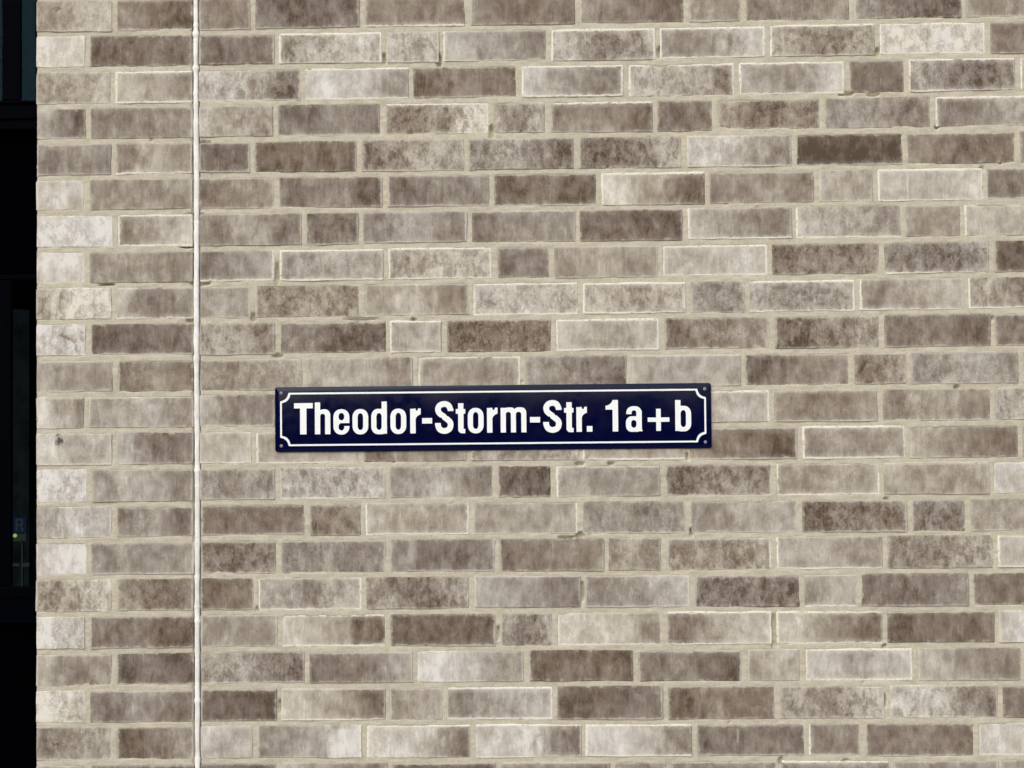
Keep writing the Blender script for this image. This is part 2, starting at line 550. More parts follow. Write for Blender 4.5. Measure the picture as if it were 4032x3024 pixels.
J = 0.0058                # half joint
bricks = []               # x0,x1,zb0,zb1,zt0,zt1 for the mortar mask
row_end = {}
for r in range(1, 23):
    js, codes = ROWS[r]
    codes = codes.split()
    zc = (bed(r - 1, 0) + bed(r, 0)) / 2
    xs = []
    for tok in js.split():
        if tok == 'X':
            xs.append(XEXP)
            continue
        xp = OFF[tok[0]] + int(tok[1:]) / ZS
        # pixel row at which this course passes the joint
        yp = 1512.0
        for _ in range(4):
            X, Z = px(xp, yp)
            yp += (Z - zc) / 0.000578
        xs.append(px(xp, yp)[0])
    edges = [XCOR] + xs
    full = 0.25 if r != 12 else 0.25
    edges.append(max(xs[-1] + full, 1.13))
    row_end[r] = edges[-1]
    assert len(codes) == len(edges) - 1, (r, len(codes), len(edges))
    for i in range(len(codes)):
        xa, xb = edges[i], edges[i + 1]
        ha = 0.0 if i == 0 else (0.0078 if xa == XEXP else J)
        hb = 0.0078 if xb == XEXP else J
        x0, x1 = xa + ha + (rnd.uniform(-.0012, .0012) if i else rnd.uniform(-0.001, 0.001)), xb - hb + rnd.uniform(-.0012, .0012)
        jt, jb = J + rnd.uniform(-.0012, .0012), J + rnd.uniform(-.0012, .0012)
        zb0, zb1 = bed(r, x0) + jb + rnd.uniform(-.0006, .0006), bed(r, x1) + jb + rnd.uniform(-.0006, .0006)
        zt0, zt1 = bed(r - 1, x0) - jt + rnd.uniform(-.0006, .0006), bed(r - 1, x1) - jt + rnd.uniform(-.0006, .0006)
        tone, edge = code_params(codes[i])
        vs, fs, uvs = brick_geo(x0, x1, zb0, zb1, zt0, zt1, rnd.uniform(-0.0008, 0.0016))
        ox, oz = (x0 + x1) / 2, (zb0 + zt0) / 2
        vs = [(v[0] - ox, v[1], v[2] - oz) for v in vs]
        o = obj('brick', vs, fs, M_BRICK, wall, (ox, 0, oz))
        n = len(vs)
        set_attrs(o.data, uvs, np.tile(tone, (n, 1)), np.tile(edge, (n, 1)),
                  np.tile([x1 - x0, zt0 - zb0, rnd.random(), 0], (n, 1)))
        bricks.append((x0, x1, zb0, zb1, zt0, zt1))

# ---- the rest of the wall outside the photograph, as one part
XR, ZTOP = 2.9, 3.42
fv, ff, fuv, ft, fe, fd = [], [], [], [], [], []
pal = ['456q', '321', '333', '222', '644', '556TLB', '434r', '655LRTB', '535r', '743LB', '121', '232', '888r', '354', '424r']


field_rects = []


def add_field(x0, x1, z0, z1):
    field_rects.append((x0, x1, z0, z0, z1, z1))
    vs, fs, uvs = brick_geo(x0, x1, z0, z0, z1, z1, rnd.uniform(-0.0008, 0.0016), nseg=5)
    b = len(fv)
    fv.extend(vs)
    ff.extend([tuple(i + b for i in f) for f in fs])
    fuv.extend(uvs)
    tn, ed = code_params(rnd.choice(pal))
    for _ in vs:
        ft.append(tn); fe.append(ed)
    dm = [x1 - x0, z1 - z0, rnd.random(), 0]
    fd.extend([dm] * len(vs))


def fill_row(j, xa, xb, start_len):
    z0, z1 = BED0 - COURSE * (j - 11) + J, BED0 - COURSE * (j - 12) - J
    z0 = max(z0, 0.004)
    if z1 - z0 < 0.02:
        return
    x = xa
    L = start_len
    while x < xb - 0.03:
        e = min(x + L, xb)
        e2 = e
        if x < XEXP - 0.02 < e - 0.0 and xa < XEXP:
            e2 = XEXP
        lo = x + (0 if (x == xa and xa in (XCOR,)) else (0.0078 if abs(x - XEXP) < 1e-6 else J))
        hi = e2 - (0.0078 if abs(e2 - XEXP) < 1e-6 else J)
        if hi - lo > 0.02:
            add_field(lo, hi, z0, z1)
        x = e2
        L = 0.25 if rnd.random() > 0.12 else 0.125


XL0, XL1 = -3.4, -2.46
for j in range(-9, 33):
    zt = BED0 - COURSE * (j - 12)
    if zt > ZTOP or zt < 0.02:
        continue
    if j in row_end:
        fill_row(j, row_end[j], XR, 0.25)
    else:
        fill_row(j, XCOR, XR, 0.125 if j % 2 == 0 else 0.19)
    fill_row(j, XL0, XL1, 0.25 if j % 2 else 0.125)
o = obj('brick_field', fv, ff, M_BRICK, wall)
set_attrs(o.data, fuv, ft, fe, fd)
o['kind'] = 'stuff'

# ---- mortar: relief surface along the joints of the pictured area
STEP = 0.0034
gx0, gx1 = XCOR + 0.001, 1.40
gz0, gz1 = BED0 - COURSE * 11 + 0.004, BED0 + COURSE * 11 - 0.004
nx, nz_ = int((gx1 - gx0) / STEP) + 1, int((gz1 - gz0) / STEP) + 1
GX = np.linspace(gx0, gx1, nx)
GZ = np.linspace(gz0, gz1, nz_)
din = np.full((nz_, nx), -0.02)


def mask_brick(x0, x1, zb0, zb1, zt0, zt1):
    m = 0.012
    a, b = np.searchsorted(GX, x0 - m), np.searchsorted(GX, x1 + m)
    c, d = np.searchsorted(GZ, min(zb0, zb1) - m), np.searchsorted(GZ, max(zt0, zt1) + m)
    if b <= a or d <= c:
        return
    X, Z = np.meshgrid(GX[a:b], GZ[c:d])
    u = (X - x0) / (x1 - x0)
    zb, zt = zb0 + (zb1 - zb0) * u, zt0 + (zt1 - zt0) * u
    dd = np.minimum(np.minimum(X - x0, x1 - X), np.minimum(Z - zb, zt - Z))
    din[c:d, a:b] = np.maximum(din[c:d, a:b], dd)


for b in bricks:
    mask_brick(*b)
for b in field_rects:                                          # continuation bricks that reach into the grid
    mask_brick(*b)


def noise2(scale, seed):
    rs = np.random.RandomState(seed)
    kx, kz = int((gx1 - gx0) / scale) + 4, int((gz1 - gz0) / scale) + 4
    g = rs.uniform(-1, 1, (kz, kx))
    fx, fz = (GX - gx0) / scale, (GZ - gz0) / scale
    ix, iz = fx.astype(int), fz.astype(int)
    tx, tz = fx - ix, fz - iz
    tx, tz = tx * tx * (3 - 2 * tx), tz * tz * (3 - 2 * tz)
    g00, g10 = g[np.ix_(iz, ix)], g[np.ix_(iz, ix + 1)]
    g01, g11 = g[np.ix_(iz + 1, ix)], g[np.ix_(iz + 1, ix + 1)]
    tx = tx[None, :]; tz = tz[:, None]
    return (g00 * (1 - tx) + g10 * tx) * (1 - tz) + (g01 * (1 - tx) + g11 * tx) * tz


hgt = -0.0009 + 0.0010 * noise2(0.075, 1) + 0.0008 * noise2(0.022, 2) + 0.0005 * noise2(0.009, 3)
smear = np.clip(noise2(0.06, 5) + 0.4 * noise2(0.016, 6) - 0.35, 0, 1) * 0.006
hgt = hgt - np.clip(din - smear - 0.0018, 0, None) * 1.6
hgt = np.where(din > 0.001, np.minimum(hgt, 0.0014), hgt)
# open spots in the joints (photo pixels, radii in px)
PITS = [(1512, 232, 7, 20), (1728, 240, 9, 26), (1936, 522, 8, 26), (997, 1250, 9, 16), (1094, 1402, 16, 7),
        (2283, 1827, 16, 7), (2707, 1798, 5, 14), (2285, 2112, 15, 14), (2230, 2117, 30, 5), (2723, 2095, 5, 14),
        (2293, 2330, 8, 34), (1962, 2493, 6, 24), (3049, 2493, 10, 62), (1259, 2536, 8, 9), (3768, 1526, 10, 6),
        (1014, 2399, 7, 8), (1103, 2780, 4, 26), (3484, 2545, 9, 6), (3456, 205, 8, 14), (3490, 1965, 8, 6),
        (3330, 370, 26, 5), (3440, 372, 22, 5), (2595, 205, 6, 20), (1420, 1258, 60, 4), (3333, 2996, 16, 4),
        (3690, 500, 7, 7), (420, 1120, 30, 5), (3867, 664, 7, 7), (1090, 1080, 8, 40), (1629, 1258, 8, 6),
        (2405, 1826, 12, 4), (3075, 2998, 8, 14), (3908, 1252, 5, 8), (3290, 860, 8, 5), (770, 845, 30, 6),
        (800, 560, 26, 6), (752, 1262, 16, 8), (790, 1115, 36, 8), (3480, 2760, 8, 24), (735, 970, 24, 7), (3896, 2150, 6, 22)]
XX, ZZ = np.meshgrid(GX, GZ)
for (pxx, pyy, rx, rz) in PITS:
    X, Z = px(pxx, pyy)
    q = ((XX - X) / (rx * 0.00058)) ** 2 + ((ZZ - Z) / (rz * 0.00058)) ** 2
    hgt -= 0.0135 * np.clip(1.7 - q, 0, 1)
for k in range(60):                                            # small pin holes
    X, Z = nrs.uniform(gx0, gx1), nrs.uniform(gz0, gz1)
    q = ((XX - X) / 0.004) ** 2 + ((ZZ - Z) / 0.003) ** 2
    hgt -= 0.006 * np.clip(1.2 - q, 0, 1)
hgt = np.where(np.abs(XX - XEXP) < 0.0085, np.minimum(hgt, -0.011), hgt)
keepv = din < 0.014
cell = keepv[:-1, :-1] & keepv[1:, :-1] & keepv[:-1, 1:] & keepv[1:, 1:]
idx = np.arange(nx * nz_).reshape(nz_, nx)
jitx = nrs.uniform(-0.0007, 0.0007, XX.shape)
jitz = nrs.uniform(-0.0007, 0.0007, XX.shape)
V = np.stack([XX + jitx, -hgt, ZZ + jitz], -1).reshape(-1, 3)
F = np.stack([idx[:-1, :-1][cell], idx[:-1, 1:][cell], idx[1:, 1:][cell], idx[1:, :-1][cell]], -1)
used = np.unique(F)
remap = np.zeros(nx * nz_, dtype=np.int64)
remap[used] = np.arange(len(used))
o = obj('mortar', V[used].tolist(), remap[F].tolist(), M_MORTAR, wall, smooth=True)
o['kind'] = 'stuff'
# solid mortar bed behind everything
box('mortar_core', (XCOR + 0.002, XR, 0.0145, 0.24, 0, ZTOP), M_MORTAR, wall)
box('mortar_core', (XL0, XL1 - 0.002, 0.006, 0.24, 0, ZTOP), M_MORTAR, wall)
# flat joints around the pictured area
for b in ((XCOR + 0.001, XR, 0.0042, 0.0145, 0, gz0 - 0.001), (XCOR + 0.001, XR, 0.0042, 0.0145, gz1 + 0.001, ZTOP),
          (gx1 + 0.001, XR, 0.0042, 0.0145, gz0 - 0.001, gz1 + 0.001)):
    box('mortar_bed', b, M_MORTAR, wall)

# ---- sealed expansion joint: hand-drawn bead
nb, nsd = 1500, 10
zs = np.linspace(0.0, ZTOP, nb)
wob = vnoise(nb, 80, 0.0010) + vnoise(nb, 11, 0.0004)
wid = 0.0058 + vnoise(nb, 40, 0.0006) + vnoise(nb, 9, 0.0005) + np.clip(vnoise(nb, 5, 0.003) - 0.0016, 0, None)
for zz, am in ((px(775, 135)[1], 0.0028), (px(775, 268)[1], 0.0032), (px(785, 2760)[1], 0.0016), (px(780, 1410)[1], 0.0016), (px(779, 2140)[1], 0.0014)):
    wid += am * np.exp(-((zs - zz) / 0.006) ** 2)
V, F = [], []
for i in range(nb):
    for k in range(nsd):
        a = math.pi * k / (nsd - 1)
        V.append((XEXP + wob[i] - math.cos(a) * wid[i], 0.0030 - math.sin(a) ** 0.6 * (0.0038 + 0.6 * (wid[i] - 0.0058)), zs[i]))
for i in range(nb - 1):
    for k in range(nsd - 1):
        a = i * nsd + k
        F.append((a, a + 1, a + nsd + 1, a + nsd))
o = obj('sealed_expansion_joint', V, F, M_SEAL, wall, smooth=True)
o['label'] = 'white sealant bead running down the vertical expansion joint'

# ------------------------------------------------------------------ street name sign
sx0, sx1 = px(1084.6, 1650)[0], px(2800, 1640)[0]
sz0, sz1 = 1.6 - 0.0405, 1.6 + 0.1070
SW, SH = sx1 - sx0, sz1 - sz0
sign = empty('street_sign', ((sx0 + sx1) / 2, 0, (sz0 + sz1) / 2))
tag(sign, 'long navy enamel street sign with white lettering Theodor-Storm-Str. 1a+b fixed to the bricks', 'street sign')
YF = -0.0048              # front face of the plate


def crown(x, z):
    """slightly domed enamel face: y of the surface at sign-local x, z"""
    d = min(SW / 2 - abs(x), SH / 2 - abs(z))
    q = min(1.0, max(0.0, d / 0.0105))
    return YF - 0.0003 * (1 - (1 - q) ** 2)


# plate: grid with rounded corners
def plate_mesh():
    r = 0.0058
    pts = []
    for cx, cz, a0 in ((SW / 2 - r, SH / 2 - r, 0), (-SW / 2 + r, SH / 2 - r, 90), (-SW / 2 + r, -SH / 2 + r, 180), (SW / 2 - r, -SH / 2 + r, 270)):
        for k in range(6):
            a = math.radians(a0 + 90 * k / 5)
            pts.append((cx + r * math.cos(a), cz + r * math.sin(a)))
    bm = bmesh.new()
    # interior grid
    rim = np.array([0, 0.0008, 0.002, 0.004, 0.006, 0.0085, 0.0105])
    gxs = np.concatenate([-SW / 2 + rim, np.linspace(-SW / 2 + 0.0105, SW / 2 - 0.0105, 12)[1:-1], SW / 2 - rim[::-1]])
    gzs = np.concatenate([-SH / 2 + rim, np.linspace(-SH / 2 + 0.0105, SH / 2 - 0.0105, 5)[1:-1], SH / 2 - rim[::-1]])
    nxp, nzp = len(gxs) - 1, len(gzs) - 1
    grid = {}
    for i, x in enumerate(gxs):
        for k, z in enumerate(gzs):
            X, Z = x, z
            for cx, cz in ((SW / 2 - r, SH / 2 - r), (-SW / 2 + r, SH / 2 - r), (-SW / 2 + r, -SH / 2 + r), (SW / 2 - r, -SH / 2 + r)):
                if (X - cx) * cx > 0 and (Z - cz) * cz > 0:
                    dx, dz = X - cx, Z - cz
                    m = max(abs(dx), abs(dz)); L = math.hypot(dx, dz)
                    if L > 0:
                        X, Z = cx + dx / L * m, cz + dz / L * m
            grid[i, k] = bm.verts.new((X, crown(X, Z), Z))
    for i in range(nxp):
        for k in range(nzp):
            bm.faces.new((grid[i, k], grid[i + 1, k], grid[i + 1, k + 1], grid[i, k + 1]))
    bmesh.ops.recalc_face_normals(bm, faces=bm.faces[:])
    be = [e for e in bm.edges if e.is_boundary]
    ret = bmesh.ops.extrude_edge_only(bm, edges=be)
    for v in [g for g in ret['geom'] if isinstance(g, bmesh.types.BMVert)]:
        v.co.y += 0.0022
    be = [e for e in bm.edges if e.is_boundary]
    bmesh.ops.edgeloop_fill(bm, edges=be)
    me = bpy.data.meshes.new('plate')
    bm.to_mesh(me)
    bm.free()
    me.materials.append(M_NAVY)
    for p in me.polygons:
        p.use_smooth = len(p.vertices) == 4 and abs(p.normal.y) > 0.5
    return me


link(bpy.data.objects.new('plate', plate_mesh()), sign)
# distance pieces between plate and wall (behind each screw)
SCREWS = [(sx_ * (SW / 2 - 0.0142), sz_ * (SH / 2 - 0.0136)) for sx_ in (-1, 1) for sz_ in (-1, 1)]


def lathe(profile, n=16):
    """profile of (radius, y); axis along y"""
    vs, fs = [], []
    for (r, y) in profile:
        for k in range(n):
            a = 2 * math.pi * k / n
            vs.append((r * math.cos(a), y, r * math.sin(a)))
    for i in range(len(profile) - 1):
        for k in range(n):
            a, b = i * n + k, i * n + (k + 1) % n
            fs.append((a, b, b + n, a + n))
    fs.append(tuple(range(n - 1, -1, -1)))
    fs.append(tuple(range((len(profile) - 1) * n, len(profile) * n)))
    return vs, fs


for (x, z) in SCREWS:
    y = crown(x, z)
    vs, fs = lathe([(0.0026, 0.004), (0.0026, y + 0.001), (0.0038, y - 0.0002), (0.0036, y - 0.0010), (0.0026, y - 0.0016), (0.0012, y - 0.0017), (0.0010, y - 0.0010)])
    obj('screw', vs, fs, M_SCREW, sign, (x, 0, z))


# ---- thin raised enamel shapes following the plate: from 2-D contours (metres, sign local)
def fill_shape(name, contours, mat, parent, lift=0.00035):
    cu = bpy.data.curves.new(name, 'CURVE')
    cu.dimensions = '2D'
    cu.fill_mode = 'BOTH'
    cu.extrude = 0.0002
    cu.offset = -0.0006
    for c in contours:
        sp = cu.splines.new('POLY')
        sp.points.add(len(c) - 1)
        for p, (x, z) in zip(sp.points, c):
            p.co = (x, z, 0, 1)
        sp.use_cyclic_u = True
    tmp = bpy.data.objects.new('tmp', cu)
    col.objects.link(tmp)
    dg = bpy.context.evaluated_depsgraph_get()
    me = bpy.data.meshes.new_from_object(tmp.evaluated_get(dg))
    bpy.data.objects.remove(tmp)
    bpy.data.curves.remove(cu)
    me.name = name
    for v in me.vertices:
        x, z, d = v.co.x, v.co.y, v.co.z
        v.co = (x, crown(x, z) - lift - d, z)
    me.materials.clear()
    me.materials.append(mat)
    for p in me.polygons:
        p.material_index = 0
    return link(bpy.data.objects.new(name, me), parent)


# border line with hollow corners
def border_contour(inset_x, inset_z, rr):
    hx, hz = SW / 2 - inset_x, SH / 2 - inset_z
    pts = []
    C = [(hx, hz), (-hx, hz), (-hx, -hz), (hx, -hz)]
    for ci, (cx, cz) in enumerate(C):
        qx, qz = (1 if cx > 0 else -1), (1 if cz > 0 else -1)
        sh = 0.0028                                           # small shoulder before the hollow
        arc = []
        for k in range(11):
            a = math.radians(8 + 74 * k / 10)
            arc.append((cx - qx * (rr * math.cos(a) - 0.001), cz - qz * (rr * math.sin(a) - 0.001)))
        arc = [(cx - qx * rr, cz)] + arc + [(cx, cz - qz * rr)]
        # arc runs from the horizontal edge to the vertical edge
        if (qx, qz) in ((-1, 1), (1, -1)):
            pts += arc
        else:
            pts += arc[::-1]
    return pts


LW = 0.0040
ob_ = border_contour(0.0118, 0.0130, 0.0200)
ib_ = border_contour(0.0118 + LW, 0.0130 + LW, 0.0200)
# subdivide long edges so the line follows the dome


def subdiv(c, step=0.02):
    out = []
    for i in range(len(c)):
        a, b = c[i], c[(i + 1) % len(c)]
        L = math.hypot(b[0] - a[0], b[1] - a[1])
        k = max(1, int(L / step))
        for q in range(k):
            out.append((a[0] + (b[0] - a[0]) * q / k, a[1] + (b[1] - a[1]) * q / k))
    return out


# build the line as a strip between the two contours
def strip(name, A, B, mat, parent):
    n = len(A)
    vs, fs = [], []
    for P_, lift in ((A, 0.0004), (B, 0.0004)):
        for (x, z) in P_:
            vs.append((x, crown(x, z) - lift, z))
    for i in range(n):
        j = (i + 1) % n
        fs.append((i, j, n + j, n + i))
    bm = bmesh.new()
    for v in vs:
        bm.verts.new(v)
    bm.verts.ensure_lookup_table()
    for f in fs:
        bm.faces.new([bm.verts[i] for i in f])
    bmesh.ops.recalc_face_normals(bm, faces=bm.faces[:])
    me = bpy.data.meshes.new(name)
    bm.to_mesh(me)
    bm.free()
    me.materials.append(mat)
    o = bpy.data.objects.new(name, me)
    md = o.modifiers.new('thick', 'SOLIDIFY')
    md.thickness = 0.0003
    md.offset = 0
    return link(o, parent)


def pair_subdiv(A, B, step=0.02):
    oa, ob = [], []
    n = len(A)
    for i in range(n):
        j = (i + 1) % n
        L = math.hypot(A[j][0] - A[i][0], A[j][1] - A[i][1])
        k = max(1, int(L / step))
        for q in range(k):
            f = q / k
            oa.append((A[i][0] + (A[j][0] - A[i][0]) * f, A[i][1] + (A[j][1] - A[i][1]) * f))
            ob.append((B[i][0] + (B[j][0] - B[i][0]) * f, B[i][1] + (B[j][1] - B[i][1]) * f))
    return oa, ob


_a, _b = pair_subdiv(ob_, ib_)
o = strip('border_line', _a, _b, M_WHITE, sign)
o['label'] = 'thin white border line with hollow corners'


# ---- condensed bold lettering from implicit shapes (glyph units, cap height 308)
def g_box(X, Y, x0, x1, y0, y1):
    return np.maximum(np.maximum(x0 - X, X - x1), np.maximum(y0 - Y, Y - y1))


def g_rr(X, Y, x0, x1, y0, y1, rx, ry, n=2.2):
    cx, cy, hx, hy = (x0 + x1) / 2, (y0 + y1) / 2, (x1 - x0) / 2, (y1 - y0) / 2
    rx, ry = min(rx, hx), min(ry, hy)
    dx, dy = np.abs(X - cx) - (hx - rx), np.abs(Y - cy) - (hy - ry)
    q = (np.maximum(dx, 0) / rx) ** n + (np.maximum(dy, 0) / ry) ** n
    corner = (q ** (1 / n) - 1) * min(rx, ry)
    flat = np.maximum(np.abs(X - cx) - hx, np.abs(Y - cy) - hy)
    return np.where((dx > 0) & (dy > 0), corner, flat)


def g_ell(X, Y, cx, cy, rx, ry):
    return (np.sqrt(((X - cx) / rx) ** 2 + ((Y - cy) / ry) ** 2) - 1) * min(rx, ry)


def g_path(X, Y, pts, hw):
    P = [np.array(p, float) for p in pts]
    P = [2 * P[0] - P[1]] + P + [2 * P[-1] - P[-2]]
    sm = []
    for i in range(1, len(P) - 2):
        for k in range(12):
            s = k / 12
            a, b, c, d = P[i - 1], P[i], P[i + 1], P[i + 2]
            sm.append(0.5 * ((2 * b) + (c - a) * s + (2 * a - 5 * b + 4 * c - d) * s * s + (-a + 3 * b - 3 * c + d) * s ** 3))
    sm.append(P[-2])
    out = np.full(X.shape, 1e9)
    for i in range(len(sm) - 1):
        a, b = sm[i], sm[i + 1]
        ab = b - a
        L = max(ab @ ab, 1e-9)
        h = np.clip(((X - a[0]) * ab[0] + (Y - a[1]) * ab[1]) / L, 0, 1)
        out = np.minimum(out, np.hypot(X - a[0] - ab[0] * h, Y - a[1] - ab[1] * h))
    return out - hw


U = lambda *a: np.minimum.reduce(a)
I = lambda *a: np.maximum.reduce(a)
D = lambda a, b: np.maximum(a, -b)


def glyph(ch, X, Y):
    b = lambda *a: g_box(X, Y, *a)
    rr = lambda *a: g_rr(X, Y, *a)
    if ch == 'T':
        return U(b(0, 187, 252, 308), b(58, 125, 0, 308))
    if ch == 'h':
        arch = I(rr(30, 155, -120, 247, 62, 66), b(30, 155, 0, 300))
        return U(b(0, 57, 0, 313), D(arch, rr(57, 99, -90, 198, 21, 26)))
    if ch == 'e':
        s = D(rr(0, 160, -5, 246, 80, 84), rr(55, 105, 138, 204, 25, 34))
        return D(D(s, rr(55, 105, 40, 106, 25, 32)), b(80, 175, 82, 106))
    if ch == 'o':
        return D(rr(0, 158, -5, 246, 79, 88), rr(55, 103, 42, 200, 24, 42))
    if ch == 'd':
        return U(b(101, 157, 0, 316), D(I(rr(0, 170, -5, 246, 72, 84), b(-5, 125, -10, 260)), rr(55, 101, 42, 200, 23, 38)))
    if ch == 'b':
        return U(b(0, 57, 0, 302), D(I(rr(-12, 158, -5, 246, 72, 84), b(33, 170, -10, 260)), rr(57, 103, 42, 200, 23, 38)))
    if ch == 'r':
        arm = D(b(40, 107, 130, 246), g_ell(X, Y, 118, 128, 62, 56))
        arm = D(arm, g_ell(X, Y, 66, 254, 12, 30))
        return U(b(0, 57, 0, 243), arm)
    if ch == '-':
        return b(0, 102, 94, 152)
    if ch == 'S':
        p = g_path(X, Y, [(151, 205), (150, 232), (129, 272), (90, 284), (50, 272), (30, 238), (40, 200), (72, 172), (112, 142),
                          (143, 112), (151, 80), (136, 40), (92, 23), (48, 38), (29, 78), (29, 112)], 30)
        p = D(p, b(114, 200, 168, 213))
        return D(p, b(-20, 66, 103, 150))
    if ch == 't':
        foot = I(rr(22, 150, -3, 95, 42, 44), b(0, 95, -10, 43))
        return U(b(22, 79, 22, 292), b(0, 96, 186, 236), foot)
    if ch == 'm':
        a1 = D(I(rr(25, 152, -120, 247, 54, 58), b(25, 152, 0, 300)), rr(55, 99, -90, 198, 20, 24))
        a2 = D(I(rr(122, 253, -120, 247, 54, 58), b(135, 253, 0, 300)), rr(152, 199, -90, 198, 20, 24))
        return U(b(0, 55, 0, 243), a1, a2)
    if ch == '.':
        return b(0, 59, 0, 60)
    if ch == '1':
        flag = D(b(0, 90, 211, 309), g_ell(X, Y, -2, 330, 76, 76))
        return U(b(67, 125, 0, 309), flag)
    if ch == 'a':
        top = I(D(rr(5, 158, 40, 247, 72, 68), rr(60, 101, 60, 203, 20, 24)), b(-5, 170, 166, 260))
        bowl = D(I(rr(0, 190, -5, 150, 60, 66), b(-5, 125, -10, 160)), rr(55, 101, 40, 108, 23, 28))
        return U(top, b(101, 158, 0, 185), bowl, b(140, 163, 0, 22))
    if ch == '+':
        return U(b(0, 213, 89, 136), b(81, 131, 2, 220))


def contours_of(ch, wmax):
    st = 3.0
    xs_ = np.arange(-18.6, wmax + 18, st)
    ys_ = np.arange(-25.6, 336, st)
    X, Y = np.meshgrid(xs_, ys_)
    fld = glyph(ch, X + 0.013, Y + 0.017)
    fld = np.where(np.abs(fld) < 1e-6, 1e-6, fld)
    segs = {}
    H, W = fld.shape

    def cut(a, b):
        va, vb = fld[a], fld[b]
        s = va / (va - vb)
        pa, pb = (xs_[a[1]], ys_[a[0]]), (xs_[b[1]], ys_[b[0]])
        return (pa[0] + (pb[0] - pa[0]) * s, pa[1] + (pb[1] - pa[1]) * s)
    nxt = {}
    pos = {}
    for i in range(H - 1):
        for j in range(W - 1):
            c = [(i, j), (i, j + 1), (i + 1, j + 1), (i + 1, j)]
            ins = [fld[q] < 0 for q in c]
            if all(ins) or not any(ins):
                continue
            ents, exits = [], []
            for k in range(4):
                a, b = c[k], c[(k + 1) % 4]
                if ins[k] != ins[(k + 1) % 4]:
                    key = (min(a, b), max(a, b))
                    if key not in pos:
                        pos[key] = cut(*key)
                    (exits if ins[k] else ents).append(key)
            for e_, x_ in zip(ents, exits if len(exits) == 1 else exits):
                nxt[x_] = e_
    loops = []
    while nxt:
        k0, k = next(iter(nxt.items()))
        loop = [k0]
        del nxt[k0]
        while k != k0 and k in nxt:
            loop.append(k)
            k = nxt.pop(k)
        pts = [pos[q] for q in loop]
        # drop nearly collinear points
        keep = []
        n = len(pts)
        for i in range(n):
            a, b, c = pts[i - 1], pts[i], pts[(i + 1) % n]
            ar = abs((b[0] - a[0]) * (c[1] - a[1]) - (b[1] - a[1]) * (c[0] - a[0]))
            if ar > 0.02 * math.hypot(c[0] - a[0], c[1] - a[1]):
                keep.append(b)
        if len(keep) > 2:
            loops.append(keep)
    return loops


GW = {'T': 187, 'h': 155, 'e': 160, 'o': 158, 'd': 157, 'r': 107, '-': 102, 'S': 181, 't': 96, 'm': 253, '.': 59, '1': 125, 'a': 163, '+': 213, 'b': 158}
TEXT = [('T', 243), ('h', 445), ('e', 625), ('o', 810), ('d', 992), ('o', 1178), ('r', 1370), ('-', 1485), ('S', 1612), ('t', 1812),
        ('o', 1927), ('r', 2113), ('m', 2245), ('-', 2528), ('S', 2658), ('t', 2858), ('r', 2976), ('.', 3076), ('1', 3258),
        ('a', 3453), ('+', 3663), ('b', 3928)]
GU = SW / 4218.0
cache = {}
for ch, gx in TEXT:
    if ch not in cache:
        cache[ch] = contours_of(ch, GW[ch])
    ctr = [[(-SW / 2 + (gx - 60 + x) * GU, -SH / 2 + 0.0388 + y * GU) for x, y in c] for c in cache[ch]]
    fill_shape('letter', ctr, M_WHITE, sign)

# ------------------------------------------------------------------ glazed entrance beside the wall
YG = 0.17


def gx_(x, y=1512, Y=YG - 0.035):
    return px(x, y, Y)[0]


def gz_(y, x=80, Y=YG - 0.035):
    return px(x, y, Y)[1]


ent = empty('entrance_glazing', ((XCOR + XL1) / 2, YG, 0))
tag(ent, 'black framed entrance glazing in the shaded opening beside the brick corner', 'glazed entrance')
EX, EY = ent.location.x, ent.location.y


def epart(name, x0, x1, z0, z1, d0=-0.035, d1=-0.022, mat=None, bev=0.003):
    vs, fs = boxdata(x0 - EX, x1 - EX, d0, d1, z0, z1, bev=bev)
    return obj(name, vs, fs, mat or M_FRAME, ent)


xr_ = XCOR + 0.05
xl_ = XL1 - 0.05
zt1, zt2 = gz_(395), gz_(510)
zm1, zm2 = gz_(1080), gz_(1102)
zb1, zb2 = gz_(2310), gz_(2455)
xm0, xm1 = gx_(5), gx_(80)
xs0, xs1 = gx_(-45), gx_(45)
xj = gx_(141)
epart('transom', xl_, xr_, zt2, zt1)
epart('transom_bead', xl_, xr_, gz_(470), gz_(462), -0.043, -0.034)
epart('transom_bead', xl_, xr_, zt1 - 0.009, zt1 - 0.001, -0.043, -0.034)
epart('mullion', xm0, xm1, zt1 + 0.0005, ZTOP)
epart('jamb', gx_(137), xr_, zt1 + 0.0005, ZTOP)
epart('jamb', xl_, xl_ + 0.10, zt1 + 0.0005, ZTOP)
epart('spandrel_panel', xl_, xr_, zm1 + 0.001, zt2 - 0.001, -0.012, 0.012, M_PANEL, 0.0)
epart('door_head', xl_, xr_, zm2, zm1)
epart('stile', xs0, xs1, zb1 + 0.0005, zm2 - 0.0005)
epart('stile', xl_, xl_ + 0.12, zb1 + 0.0005, zm2 - 0.0005)
epart('stile', gx_(138), xr_, zb1 + 0.0005, zm2 - 0.0005)
epart('bottom_rail', xl_, xr_, zb2, zb1)
epart('rail_bead', xl_, xr_, gz_(2350), gz_(2344), -0.041, -0.034)
epart('kick_panel', xl_, xr_, 0.02, zb2 - 0.001, -0.012, 0.012, M_PANEL, 0.0)


def pane(x0, x1, z0, z1):
    # one sheet carries both the reflection and the tint of the thin pane
    o = obj('pane', [(x0 - EX, -0.03, z0), (x1 - EX, -0.03, z0), (x1 - EX, -0.03, z1), (x0 - EX, -0.03, z1)], [(0, 1, 2, 3)], M_GLASS, ent)
    return o


